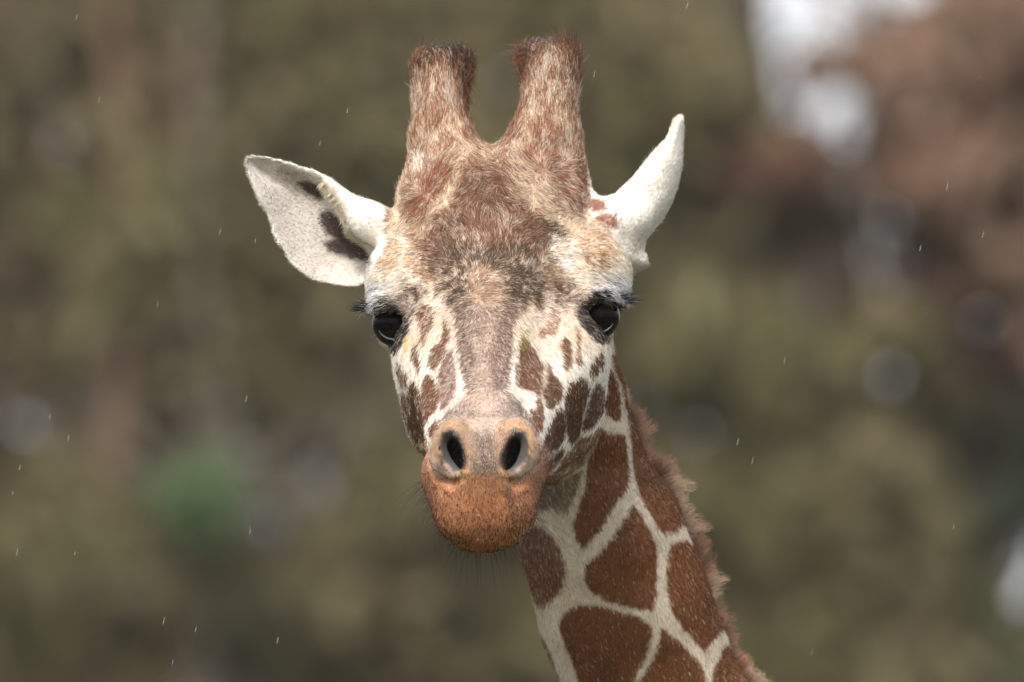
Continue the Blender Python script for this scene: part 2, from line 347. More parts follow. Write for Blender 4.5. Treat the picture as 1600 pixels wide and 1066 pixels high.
def body_sdf(p):
    """the rest of the animal below the picture: neck base, trunk and legs (world heights)"""
    p = p.astype(np.float32); G = lambda X, Y, Z: np.array([X, Y, Z-CZ])
    n1 = U(1180,1420,320); n0 = U(1120,1280,290)
    d = rcone(p, n0, n1, 118, 125); d = smin(d, rcone(p, n1, U(1340,1800,430), 125, 165), .05)
    d = smin(d, rcone(p, U(1340,1800,430), G(.72,.95,2.55), 165, 300), .15)
    d = smin(d, ell(p, G(.85,1.55,2.25), (340,900,480), rotm(-12)), .2)
    for sx in (-.2, .2):
        d = smin(d, rcone(p, G(.75+sx,1.05,2.1), G(.75+sx,1.0,1.05), 150, 75), .1)
        d = smin(d, rcone(p, G(.75+sx,1.0,1.05), G(.75+sx,1.02,.12), 70, 50), .04); d = smin(d, ell(p, G(.75+sx,.99,.09), (75,105,90)), .04)
        d = smin(d, rcone(p, G(.9+sx,2.2,2.0), G(.9+sx,2.35,1.05), 170, 70), .1)
        d = smin(d, rcone(p, G(.9+sx,2.35,1.05), G(.9+sx,2.25,.12), 66, 50), .04); d = smin(d, ell(p, G(.9+sx,2.22,.09), (75,105,90)), .04)
    return d
def surface_nets(fn, lo, hi, h, coarse=4, band=1.5):
    lo = np.array(lo, float); n = np.ceil((np.array(hi)-lo)/h/coarse).astype(int)*coarse+1
    nc = (n-1)//coarse+1; H = h*coarse
    gi = np.stack(np.meshgrid(*[np.arange(k) for k in nc], indexing='ij'), -1).reshape(-1,3)
    dc = np.concatenate([fn(lo+gi[i:i+400000]*H) for i in range(0, len(gi), 400000)])
    off = coarse//2; ii = [(np.arange(k)+off)//coarse for k in n]
    F = dc.reshape(nc)[np.ix_(*ii)].astype(np.float32)
    act = gi[np.abs(dc) < H*band]
    o = np.stack(np.meshgrid(*[np.arange(-off, coarse-off)]*3, indexing='ij'), -1).reshape(-1,3)
    pts = (act[:,None,:]*coarse+o[None]).reshape(-1,3)
    pts = pts[np.all((pts >= 0) & (pts < np.array(F.shape)), axis=1)]
    for i in range(0, len(pts), 300000):
        q = pts[i:i+300000]; F[q[:,0], q[:,1], q[:,2]] = fn(lo+q*h)
    S = (F < 0); c = np.zeros(np.array(S.shape)-1, np.int8)
    for a in (0,1):
        for b in (0,1):
            for e in (0,1): c += S[a:S.shape[0]-1+a, b:S.shape[1]-1+b, e:S.shape[2]-1+e]
    ac = np.argwhere((c > 0) & (c < 8)); idx = np.full(c.shape, -1, np.int32); idx[ac[:,0],ac[:,1],ac[:,2]] = np.arange(len(ac))
    cor = np.array([(a,b,e) for a in (0,1) for b in (0,1) for e in (0,1)]); acc = np.zeros((len(ac),3)); cnt = np.zeros(len(ac))
    vals = [F[ac[:,0]+q[0], ac[:,1]+q[1], ac[:,2]+q[2]] for q in cor]
    for i in range(8):
        for j in range(i+1, 8):
            if np.abs(cor[i]-cor[j]).sum() == 1:
                m = (vals[i] < 0) != (vals[j] < 0); t = np.where(m, vals[i]/(vals[i]-vals[j]+1e-20), 0)
                acc += np.where(m[:,None], cor[i]+(cor[j]-cor[i])*t[:,None], 0); cnt += m
    V = lo+(ac+acc/cnt[:,None])*h
    Q = []
    for ax in range(3):
        sl0 = [slice(None)]*3; sl1 = [slice(None)]*3; sl0[ax] = slice(0, -1); sl1[ax] = slice(1, None)
        A, B = S[tuple(sl0)], S[tuple(sl1)]; e = np.argwhere(A != B)
        b1, b2 = (ax+1) % 3, (ax+2) % 3
        e = e[(e[:,b1] > 0) & (e[:,b2] > 0) & (e[:,b1] < c.shape[b1]) & (e[:,b2] < c.shape[b2])]
        def cell(d1, d2):
            q = e.copy(); q[:,b1] -= d1; q[:,b2] -= d2; return idx[q[:,0],q[:,1],q[:,2]]
        q = np.stack([cell(1,1), cell(0,1), cell(0,0), cell(1,0)], 1)
        fl = A[e[:,0],e[:,1],e[:,2]]; q = np.where(fl[:,None], q, q[:,::-1]); Q.append(q[(q >= 0).all(1)])
    return V, np.concatenate(Q)
def grad(fn, p, h=.0012):
    g = np.stack([fn(p+e)-fn(p-e) for e in np.eye(3)*h], -1); return g/np.maximum(np.linalg.norm(g, axis=-1), 1e-9)[:,None]
VOX = .0025
V, F = surface_nets(sdf, (-.30, -.372, -.62), (.44, .56, .29), VOX)
nrm = grad(sdf, V); dv = sdf(V); V = V-nrm*np.clip(dv, -VOX, VOX)[:,None]
NV = grad(sdf, V)

V2, F2 = surface_nets(body_sdf, (-.3, -.1, -CZ-.02), (1.7, 3.2, -.30), .016)
V2 = V2[:]; keep_top = V2[:,2] < -.60
kf = keep_top[F2].all(1); F2 = F2[kf]; NV2 = grad(body_sdf, V2, .005)

# ------------------------------------------------------------------ the coat: patches measured on the animal's front
CREAM = (.64,.50,.375); WHITE = (.78,.70,.59); BRN = (.092,.038,.015); BRN2 = (.130,.050,.021); DK = (.075,.048,.030); PINK = (.205,.135,.102)
TAN = (.50,.30,.16); BLK = (.012,.011,.012); ORG = (.33,.130,.052); YEL = (.56,.42,.29); NBR = (.140,.048,.013)
H = []      # head: (polygon, colour, softness px, cover)
def hp(poly, col, soft=3.0, cov=1.0): H.append((poly, col, soft, cov))
# brow and crown
hp([(560,150),(1000,150),(1000,360),(560,360)], (.50,.34,.22), 40, .55)
hp([(700,250),(745,243),(800,250),(822,300),(850,340),(890,368),(872,400),(885,450),(870,470),(845,455),(843,480),(812,482),(712,480),(695,460),(675,440),(645,430),(650,390),(638,365),(650,340),(690,325)], (.30,.18,.11), 10, .72)
hp([(722,262),(795,262),(810,310),(850,345),(858,380),(840,420),(800,410),(760,400),(715,412),(690,440),(668,420),(660,380),(688,342),(710,310)], (.15,.070,.045), 12, .89)
hp([(700,392),(735,383),(760,395),(800,383),(835,398),(846,425),(848,460),(840,482),(828,462),(815,482),(800,480),(786,455),(780,424),(750,415),(727,428),(738,450),(735,482),(716,482),(700,470),(692,440),(698,412)], DK, 8, .88)
hp([(700,330),(725,350),(720,385),(690,425),(668,420),(680,380)], DK, 10, .35)
hp([(735,425),(775,425),(788,455),(785,485),(775,520),(750,530),(738,505),(740,455)], (.25,.16,.11), 14, .50)
hp([(682,440),(689,443),(689,462),(683,462)], DK, 2, .8)
hp([(845,340),(870,352),(885,366),(880,374),(862,364),(842,348)], (.06,.045,.02), 4, .7)
hp([(636,452),(660,444),(670,456),(655,472),(640,476),(630,464)], (.10,.06,.04), 6, .7)
hp([(862,442),(890,434),(905,448),(907,462),(880,484),(862,474)], (.11,.065,.045), 7, .65)
hp([(588,397),(610,380),(627,380),(618,400),(620,425),(602,432),(584,418)], TAN, 7, .65)
hp([(640,385),(650,380),(655,420),(645,430),(636,410)], TAN, 5, .5)
hp([(900,352),(940,365),(962,390),(955,402),(920,402),(900,385)], TAN, 8, .55)
hp([(915,395),(945,393),(953,412),(940,428),(922,416),(912,405)], (.22,.11,.055), 6, .6)
hp([(700,395),(860,395),(860,372),(845,372),(836,390),(700,380)], DK, 8, .25)
# horns
hp([(640,60),(745,60),(742,160),(735,215),(760,225),(790,215),(805,160),(800,55),(910,55),(915,330),(870,340),(830,300),(760,245),(700,290),(650,345),(630,340)], (.18,.074,.038), 10, .53)
hp([(700,110),(745,100),(740,180),(757,222),(742,226),(720,190)], (.20,.08,.045), 8, .6)
hp([(800,95),(835,100),(822,150),(805,205),(780,232),(768,224),(800,180)], (.20,.08,.045), 8, .6)
hp([(640,60),(745,60),(745,125),(725,130),(700,105),(665,108),(640,130)], (.115,.050,.028), 9, .8)
hp([(795,55),(912,55),(912,130),(895,135),(880,100),(835,98),(815,118),(797,105)], (.115,.050,.028), 9, .8)
hp([(640,60),(745,60),(745,84),(640,84)], (.02,.018,.02), 4, .85)
hp([(800,50),(912,50),(912,80),(885,74),(835,78),(800,76)], (.03,.025,.022), 5, .7)
hp([(838,190),(870,190),(882,230),(864,262),(845,270),(826,245)], (.20,.085,.05), 8, .6)
hp([(868,255),(885,262),(890,310),(870,315),(860,285)], (.20,.085,.05), 8, .5)
hp([(898,225),(913,255),(917,305),(905,300),(898,270)], (.16,.06,.035), 5, .7)
hp([(662,265),(690,252),(702,280),(688,308),(660,338),(638,345),(642,312),(655,300)], (.19,.075,.042), 8, .7)
hp([(645,245),(662,240),(658,272),(645,275)], WHITE, 8, .4)
hp([(705,235),(745,228),(740,250),(715,258),(708,300),(695,320),(688,310),(704,280)], YEL, 7, .42)
hp([(795,250),(835,262),(850,290),(875,330),(905,355),(880,362),(845,335),(815,300)], YEL, 8, .42)
# white rims of the brow
hp([(566,380),(590,420),(640,425),(655,440),(630,450),(595,452),(566,450)], WHITE, 7, .75)
hp([(985,420),(960,425),(900,425),(890,400),(875,410),(895,432),(905,446),(950,440),(990,445)], WHITE, 7, .7)
hp([(862,370),(900,380),(905,410),(880,420),(858,400)], WHITE, 9, .55)
# bridge of the nose
hp([(712,476),(717,530),(721,570),(727,600),(731,616),(716,631),(700,643),(688,655),(676,680),(670,740),(757,760),(845,740),(842,680),(832,655),(822,642),(808,626),(791,612),(792,600),(796,568),(797,545),(800,514),(811,480)], PINK, 2.5, .80)
hp([(712,478),(731,478),(733,520),(740,545),(742,565),(738,585),(731,602),(725,585),(721,560),(717,530)], (.145,.085,.062), 5, .78)
hp([(784,470),(812,480),(800,514),(797,545),(795,568),(790,598),(783,609),(771,598),(765,575),(768,545),(776,520)], (.145,.08,.060), 5, .78)
hp([(722,622),(795,622),(812,648),(785,670),(730,670),(702,648)], (.50,.37,.29), 12, .45)
hp([(720,625),(745,628),(748,650),(725,655),(712,640)], (.22,.14,.12), 7, .5)
hp([(775,625),(800,628),(812,645),(790,655),(772,645)], (.22,.14,.12), 7, .5)
hp([(745,560),(765,560),(768,620),(750,650),(740,620)], (.40,.27,.19), 8, .3)
# left cheek (viewer's left)
for P_, c_, o_ in [
 ([(662,474),(676,478),(681,488),(679,497),(676,512),(666,528),(662,541),(658,533),(660,516),(656,500),(655,486)], BRN2, .7),
 ([(697,495),(702,514),(704,529),(699,542),(690,561),(682,572),(680,580),(675,574),(671,562),(675,549),(682,538),(694,529),(695,510)], BRN2, .9),
 ([(647,534),(653,536),(653,551),(656,564),(655,585),(651,577),(648,559),(646,546)], BRN2, .85),
 ([(669,581),(677,591),(682,602),(687,615),(685,630),(681,639),(671,652),(665,660),(663,645),(660,626),(660,609),(662,596)], BRN2, .96),
 ([(707,546),(712,561),(713,585),(713,610),(708,623),(698,634),(690,639),(688,625),(686,610),(686,590),(690,570),(696,555)], (.20,.105,.08), .85),
 ([(643,593),(651,600),(656,611),(658,630),(661,649),(663,667),(665,685),(664,695),(658,690),(648,665),(642,640),(638,622),(638,604)], BRN, .96),
 ([(636,648),(641,642),(647,651),(650,668),(656,692),(650,690),(643,680),(637,664)], BRN, .96),
 ([(620,563),(628,574),(634,587),(635,602),(630,606),(625,595),(620,581)], BRN2, .85),
 ([(626,612),(636,618),(639,634),(635,645),(630,642),(626,626)], BRN2, .8),
 ([(682,654),(683,660),(681,670),(675,682),(672,680),(673,665)], BRN2, .95),
 # right cheek
 ([(810,542),(818,525),(823,533),(834,546),(845,564),(847,583),(845,600),(843,618),(832,612),(818,606),(806,598),(806,585),(808,560)], BRN2, .93),
 ([(838,620),(845,620),(848,636),(849,654),(846,669),(838,676),(834,660),(830,645),(827,638),(836,643),(839,635)], BRN2, .93),
 ([(882,525),(890,534),(891,555),(890,570),(885,579),(881,574),(882,561),(877,549),(874,540),(878,531)], BRN2, .93),
 ([(857,568),(863,585),(874,593),(879,608),(876,623),(864,636),(855,636),(849,619),(850,604),(854,591)], BRN, .97),
 ([(911,587),(919,596),(922,609),(917,626),(911,649),(908,667),(903,685),(893,695),(888,680),(887,660),(883,640),(883,615),(887,602),(898,594)], BRN, .97),
 ([(876,635),(882,650),(884,665),(882,684),(873,700),(860,704),(850,697),(850,685),(860,665),(867,647)], BRN, .97),
 ([(936,596),(944,605),(944,634),(936,654),(923,669),(911,671),(913,658),(918,640),(923,625),(928,609)], (.09,.045,.028), .97),
 ([(939,546),(943,555),(942,572),(936,578),(928,589),(922,583),(923,572),(930,559)], BRN, .93),
 ([(900,551),(907,560),(908,569),(902,569),(898,562)], BRN2, .7),
 ([(882,700),(880,712),(865,730),(855,740),(853,725),(862,712)], BRN, .95),
 ([(910,680),(915,685),(930,675),(942,664),(937,685),(922,703),(900,720),(878,734),(868,738),(880,717),(898,700),(903,687)], (.16,.08,.04), .85),
 ([(862,478),(870,484),(872,499),(866,521),(855,523),(844,527),(840,521),(849,510),(855,499)], (.22,.10,.055), .75),
 ([(850,560),(858,575),(852,600),(846,615),(847,585)], (.34,.22,.15), .5)]:
    hp(P_, c_, 1.6, o_)
hp([(616,600),(632,635),(640,665),(650,692),(662,704),(650,712),(630,690),(612,640)], BRN2, 2.5, .7)
hp([(948,650),(940,692),(912,726),(878,750),(858,768),(852,748),(876,731),(906,709),(930,684)], (.17,.085,.042), 3, .85)
hp([(812,512),(822,508),(829,525),(822,540),(812,545),(808,530)], (.22,.20,.06), 6, .45)
hp([(632,525),(637,520),(640,538),(636,552),(633,545)], (.62,.42,.08), 3, .55)
hp([(899,510),(904,514),(904,545),(905,562),(899,562),(901,540)], (.22,.11,.035), 2, .65)
# dark skin of the eyelids
hp([(574,483),(585,474),(600,470),(624,478),(642,499),(638,515),(628,538),(615,550),(603,537),(594,518),(582,506)], BLK, 2.5, .97)
hp([(640,470),(655,480),(646,500),(634,486)], (.10,.075,.06), 6, .6)
hp([(597,455),(640,463),(650,478),(640,488),(600,470)], (.12,.09,.075), 6, .55)
hp([(896,491),(904,476),(924,461),(950,457),(974,470),(970,490),(958,518),(946,533),(934,534),(916,517),(904,504)], BLK, 2.5, .97)
hp([(880,470),(905,462),(935,447),(945,450),(925,464),(900,484)], (.12,.09,.075), 6, .6)
# muzzle
hp([(664,690),(655,740),(655,790),(675,830),(710,855),(757,868),(800,857),(835,822),(856,780),(858,735),(848,690),(838,738),(800,748),(757,735),(715,748),(680,740)], ORG, 9, .96)
hp([(652,700),(668,700),(676,745),(682,790),(668,820),(650,780)], (.26,.12,.075), 9, .7)
hp([(862,700),(846,700),(838,745),(832,790),(845,810),(862,770)], (.24,.11,.075), 9, .7)
hp([(720,745),(795,745),(800,790),(770,800),(735,795)], (.33,.12,.045), 12, .5)
hp([(700,820),(757,835),(815,820),(800,870),(715,870)], (.40,.16,.058), 8, .6)
hp([(742,775),(772,775),(780,835),(736,835)], (.24,.09,.036), 12, .6)
hp([(786,746),(791,744),(804,790),(800,802),(794,785)], (.11,.06,.055), 2.5, .7)
hp([(690,750),(720,760),(715,790),(685,785),(675,765)], (.42,.21,.12), 12, .3)  # pale pinkish highlight of the lip, painted into its colour
hp([(805,758),(835,755),(835,785),(812,795)], (.42,.21,.12), 12, .3)  # matching painted highlight on the lip's other side
hp([(722,730),(795,730),(800,768),(757,780),(715,768)], (.25,.125,.065), 12, .65)
hp([(728,678),(785,678),(787,735),(770,742),(745,742),(728,735)], (.125,.082,.058), 9, .85)
hp([(672,702),(680,675),(700,657),(722,657),(735,668),(733,700),(731,735),(722,746),(700,742),(682,736),(673,718)], (.33,.215,.145), 5, .92)
hp([(676,712),(678,688),(688,668),(704,657),(724,656),(737,665),(731,676),(710,670),(696,680),(690,700),(686,716)], (.42,.25,.13), 4, .6)
hp([(726,700),(733,700),(731,735),(724,744),(714,740),(724,728)], (.50,.27,.11), 3, .8)
hp([(672,712),(690,720),(712,740),(705,748),(686,740),(674,726)], (.56,.41,.33), 5, .8)
hp([(776,668),(790,657),(812,657),(832,675),(841,702),(838,722),(828,736),(800,745),(786,742),(779,720)], (.33,.215,.145), 5, .92)
hp([(838,712),(838,688),(828,668),(810,656),(788,656),(776,666),(782,676),(806,669),(820,680),(826,700),(830,716)], (.42,.25,.13), 4, .6)
hp([(786,700),(779,700),(781,735),(788,744),(798,741),(788,728)], (.50,.27,.11), 3, .8)
hp([(841,706),(824,716),(802,742),(815,747),(832,736)], (.56,.41,.33), 5, .8)
hp([(728,672),(738,672),(742,700),(736,735),(728,735),(729,700)], (.30,.18,.12), 3, .6)
hp([(784,672),(774,672),(771,700),(777,735),(784,735),(783,700)], (.30,.18,.12), 3, .6)
hp([(693,674),(707,670),(722,692),(727,722),(722,737),(706,736),(692,715),(688,692)], (.06,.058,.06), 4, .95)  # dark grey inner wall, with the hole's shade painted in
hp([(805,670),(820,675),(828,698),(820,722),(802,739),(788,736),(784,712),(794,687)], (.06,.058,.06), 4, .95)  # other nostril: grey wall and painted shade alike
N = []      # neck
def npch(poly, col=NBR, soft=2.4, cov=.97): N.append((poly, col, soft, cov))
npch([(936,560),(945,560),(958,582),(968,611),(970,654),(960,656),(949,646),(940,620)])
npch([(936,668),(955,677),(975,680),(980,712),(982,740),(977,767),(957,792),(940,825),(917,850),(910,855),(900,840),(895,820),(905,790),(915,762),(917,725),(920,700)])
npch([(955,545),(972,572),(1005,640),(1020,690),(1055,765),(1072,810),(1062,824),(1050,830),(1035,832),(1025,817),(1005,785),(992,745),(987,700),(982,655),(973,605),(960,575)])
npch([(990,788),(1001,808),(1014,830),(1025,852),(1025,890),(1024,932),(1019,953),(997,950),(972,946),(945,937),(923,921),(913,907),(915,885),(934,866),(956,841),(978,808)])
npch([(1071,841),(1090,858),(1112,896),(1130,924),(1142,962),(1132,976),(1121,990),(1115,1000),(1102,1017),(1088,1003),(1069,981),(1052,957),(1044,924),(1040,896),(1044,869),(1050,852)])
npch([(803,852),(830,820),(850,826),(860,836),(873,855),(876,871),(884,893),(876,918),(862,937),(846,948),(836,940),(824,910),(813,877)], (.135,.05,.025), 5, .93)
npch([(879,960),(904,944),(934,946),(972,957),(1000,965),(1019,979),(1016,1003),(1008,1028),(995,1047),(980,1085),(910,1085),(895,1034),(882,1006),(874,979)], soft=3.5)
npch([(1036,983),(1055,998),(1077,1020),(1096,1042),(1104,1080),(1125,1160),(1040,1200),(985,1085),(1014,1042),(1025,1017),(1033,992)])
npch([(1146,990),(1175,1009),(1215,1080),(1240,1150),(1160,1160),(1120,1085),(1112,1060),(1118,1042),(1130,1012)])
npch([(800,850),(813,880),(822,905),(830,935),(834,957),(828,960),(818,930),(808,895)], (.20,.075,.04), 2, .9)
npch([(836,975),(850,1000),(862,1030),(874,1066),(885,1100),(860,1100),(845,1030),(838,1005)], (.20,.075,.04), 3, .9)
npch([(840,745),(867,730),(900,710),(912,702),(906,750),(897,775),(882,803),(862,792),(840,795)], (.13,.07,.045), 5, .75)
E = []
def ep(poly, col, soft=3.0, cov=.95): E.append((poly, col, soft, cov))
ep([(378,230),(525,290),(560,380),(590,430),(560,450),(480,450),(370,260)], (.54,.49,.435), 8, .85)
ep([(440,262),(470,270),(506,292),(503,312),(485,306),(460,292),(430,280)], (.20,.14,.10), 9, .6)
ep([(466,284),(480,285),(497,290),(505,300),(502,311),(488,303),(474,295)], (.045,.028,.02), 3)
ep([(500,333),(515,331),(530,343),(547,362),(552,378),(530,374),(512,367),(503,350)], (.045,.028,.024), 5)
ep([(508,378),(535,372),(555,378),(577,398),(580,410),(560,406),(535,399),(513,391)], (.045,.028,.024), 5)
ep([(915,310),(940,313),(946,328),(930,331),(915,326)], (.26,.12,.08), 2.5)
ep([(920,345),(945,335),(962,340),(967,352),(955,359),(935,354)], (.26,.12,.08), 2.5)
ep([(990,375),(1010,372),(1006,395),(990,400)], (.45,.34,.24), 6, .5)
def paint(layers, px, py, col, r, stoch, stk=None):
    for poly, c, soft, cov in layers:
        P_ = np.asarray(poly, np.float32); m = (px > P_[:,0].min()-soft*2) & (px < P_[:,0].max()+soft*2) & (py > P_[:,1].min()-soft*2) & (py < P_[:,1].max()+soft*2)
        if not m.any(): continue
        i = np.nonzero(m)[0]; d = poly_sd(px[i], py[i], P_)
        t = np.clip(.5-(d-1.3)/(2*soft), 0, 1); a = (t*t*(3-2*t)*cov)[:,None]
        if stk is not None and cov < .9: a = np.clip(a*(1+(1.3*stk[i]-.62)*np.clip(1.5-(py[i]-430)/80, .35, 1))[:,None], 0, 1)
        if stoch: a = (r.random(len(i))[:,None] < a)*.85+a*.15
        col[i] = col[i]*(1-a)+np.array(c)*a
_vs = np.random.default_rng(21).uniform((-.5,-.2,-4.5), (1.8,3.2,.6), (1500,3))
def coat(p, n, stoch=False, seed=0):
    r = np.random.default_rng(seed); px, py = UV(p); col = np.tile(np.array(CREAM), (len(p),1))
    if stoch:
        px = px+r.normal(size=len(p))*.9; py = py+r.normal(size=len(p))*1.2
    wob = (vnoise(p, 260, 5)-.5)*5; px = px+wob; py = py+(vnoise(p, 260, 9)-.5)*5
    neck = (py > 500) & (p[:,1] > .078) | (py > 885); back = (n[:,1] > .35) & (p[:,1] > .05) | (py > 1110)
    ear = ((px < 606-np.clip(py-385,0,50)*.6) & (py < 452) | (px > 918+np.clip(py-330,0,120)*.62) & (py < 432) & (p[:,1] > .035)) & ~neck
    head = ~neck & ~ear
    STK = vnoise(p*np.array([1,1,.3]), 420, 31)*.65+vnoise(p*np.array([1,1,.35]), 170, 32)*.35; STK = np.clip((STK-.5)*2.5+.5, 0, 1)
    vn = vnoise(p, 90, 1)[:,None]
    lw = np.clip(vn*.5+np.clip((py-530)/40, 0, 1)[:,None]*.75, 0, 1); col[head] = (np.array(CREAM)*(1-lw)+np.array((.77,.69,.59))*lw)[head]; col[ear] = np.array((.80,.745,.665))*(.86+.22*vnoise(p[ear]*np.array([1,1,1.6]), 70, 44)[:,None]); col[neck] = (.62,.52,.40)
    for msk, lay in ((head & ~back, H), (neck & ~back, N), (ear & (n[:,1] < .3), E)):
        i = np.nonzero(msk)[0]; c = col[i]; paint(lay, px[i], py[i], c, r, stoch, STK[i] if lay is H else None); col[i] = c
    tn = neck & (col[:,0] < .3); col[tn] *= (.72+.56*vnoise(p, 16, 41)*.6+.56*vnoise(p, 55, 42)*.4)[tn][:,None]
    i = np.nonzero(back & ~ear)[0]
    if len(i):
        q = p[i]; best = np.full(len(i), 9.); sec = np.full(len(i), 9.)
        for s_ in _vs[np.linalg.norm(_vs-q.mean(0), axis=1) < np.abs(q-q.mean(0)).max()*1.8]:
            dd = np.linalg.norm(q-s_, axis=1); sec = np.minimum(sec, np.maximum(best, dd)); best = np.minimum(best, dd)
        col[i[(sec-best) > .022]] = NBR
    return col, head, neck, ear

def color_attr(me, name, col, dom='POINT'):
    a = me.attributes.new(name, 'FLOAT_COLOR', dom); c4 = np.ones((len(col),4), np.float32); c4[:,:3] = col
    a.data.foreach_set('color', c4.ravel())
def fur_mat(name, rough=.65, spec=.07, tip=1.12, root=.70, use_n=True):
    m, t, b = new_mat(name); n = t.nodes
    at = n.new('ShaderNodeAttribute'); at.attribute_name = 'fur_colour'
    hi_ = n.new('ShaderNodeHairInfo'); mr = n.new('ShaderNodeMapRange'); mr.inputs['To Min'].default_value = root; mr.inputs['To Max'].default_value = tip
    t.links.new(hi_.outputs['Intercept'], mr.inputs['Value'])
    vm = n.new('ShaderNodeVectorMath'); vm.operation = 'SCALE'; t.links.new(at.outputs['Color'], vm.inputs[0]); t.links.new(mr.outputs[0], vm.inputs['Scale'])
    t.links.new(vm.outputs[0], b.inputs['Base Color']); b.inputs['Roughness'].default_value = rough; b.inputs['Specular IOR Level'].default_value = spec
    if use_n:
        an = n.new('ShaderNodeAttribute'); an.attribute_name = 'skin_normal'; ge = n.new('ShaderNodeNewGeometry')
        m1 = n.new('ShaderNodeMix'); m1.data_type = 'VECTOR'; m1.inputs[0].default_value = .62
        t.links.new(ge.outputs['Normal'], m1.inputs[4]); t.links.new(an.outputs['Vector'], m1.inputs[5])
        nn = n.new('ShaderNodeVectorMath'); nn.operation = 'NORMALIZE'; t.links.new(m1.outputs[1], nn.inputs[0]); t.links.new(nn.outputs[0], b.inputs['Normal'])
    return m
def make_hair(name, P, rad, col, nrm_, mat, root):
    """P (N,K,3) world points, rad (N,K)"""
    n, k = P.shape[:2]; hc = bpy.data.hair_curves.new(name); hc.add_curves([k]*n)
    hc.position_data.foreach_set('vector', P.astype(np.float32).ravel())
    a = hc.attributes.get('radius') or hc.attributes.new('radius', 'FLOAT', 'POINT'); a.data.foreach_set('value', rad.astype(np.float32).ravel())
    color_attr(hc, 'fur_colour', col, 'CURVE')
    a = hc.attributes.new('skin_normal', 'FLOAT_VECTOR', 'CURVE'); a.data.foreach_set('vector', nrm_.astype(np.float32).ravel())
    hc.materials.append(mat); o = bpy.data.objects.new(name, hc); C.objects.link(o); adopt(o, root); return o
def norm(v): return v/np.maximum(np.linalg.norm(v, axis=-1), 1e-9)[...,None]
def grow(p, n, d, L, rad, r, K=4, lift=.35, bend=.35, jit=.22, taper=.25):
    """hairs from skin points p along tangent field d"""
    d = d-n*(d*n).sum(-1, keepdims=True); d = norm(d); d = norm(d+r.normal(size=p.shape)*jit); t = np.linspace(0, 1, K)
    d = norm(d+n*lift); g_ = norm(d-n*bend*1.2+r.normal(size=p.shape)*jit*.5)
    P = p[:,None,:]+L[:,None,None]*(d[:,None,:]*(t-t*t*.5)[None,:,None]+g_[:,None,:]*(t*t*.5)[None,:,None])
    return P-n[:,None,:]*.0004, rad[:,None]*(1-(1-taper)*t[None,:]**1.5)

gir = empty('giraffe', (.75, 1.3, 0))
tag(gir, 'reticulated giraffe facing the camera with its head tilted forward and patched neck behind', 'giraffe')
OFF = np.array([0,0,CZ])
m, t, b = new_mat('giraffe_skin'); at = t.nodes.new('ShaderNodeAttribute'); at.attribute_name = 'coat_colour'
no = t.nodes.new('ShaderNodeTexNoise'); no.inputs['Scale'].default_value = 900; no.inputs['Detail'].default_value = 3
tc = t.nodes.new('ShaderNodeTexCoord'); t.links.new(tc.outputs['Object'], no.inputs['Vector'])
bp = t.nodes.new('ShaderNodeBump'); bp.inputs['Strength'].default_value = .35; bp.inputs['Distance'].default_value = .0006
t.links.new(no.outputs['Fac'], bp.inputs['Height']); t.links.new(bp.outputs[0], b.inputs['Normal'])
t.links.new(at.outputs['Color'], b.inputs['Base Color']); b.inputs['Roughness'].default_value = .6; b.inputs['Specular IOR Level'].default_value = .25
VA = np.concatenate([V, V2]); FA = np.concatenate([F, F2+len(V)])
cs, _, _, _ = coat(V, NV); c2, _, _, _ = coat(V2, NV2)
body = mesh_np('body', VA+OFF, FA, m, True, gir)
color_attr(body.data, 'coat_colour', np.concatenate([cs, c2]))
print('mesh', len(VA), len(FA))

# ---- where each hair grows
A = V[F]; ar = .5*np.linalg.norm(np.cross(A[:,2]-A[:,0], A[:,3]-A[:,1]), axis=1); ctr = A.mean(1); fn_ = norm(NV[F].mean(1)); fpx, fpy = UV(ctr)
def sample(n, wgt, r):
    f = r.choice(len(F), n, p=wgt/wgt.sum()); u, v = r.random(n)[:,None], r.random(n)[:,None]
    q = A[f]; p = (q[:,0]*(1-u)+q[:,1]*u)*(1-v)+(q[:,3]*(1-u)+q[:,2]*u)*v
    nn = NV[F[f]]; nn = norm((nn[:,0]*(1-u)+nn[:,1]*u)*(1-v)+(nn[:,3]*(1-u)+nn[:,2]*u)*v); return p, nn
vis = np.clip(.55-fn_[:,1], .06, 1.0)**.7
inh = (fpy > 640) & (fpy < 880) & (ctr[:,1] < -.2)
def in_holes(p):
    """bare skin: eye sockets and inside the nostrils"""
    out = np.zeros(len(p), bool)
    for c in (EYE_L, EYE_R): out |= np.linalg.norm(p-c, axis=1) < .0232
    for s, cx in ((-1, 707), (1, 806)):
        out |= ell(p, U(cx,706,-318), (9.3,40,20.5), rotm(0, s*14, 0)) < 0
    return out
WH = [((748,462), 1.0, 150), ((846,268), 1.3, 70), ((671,306), 1.3, 60), ((765,245), .5, 60)]
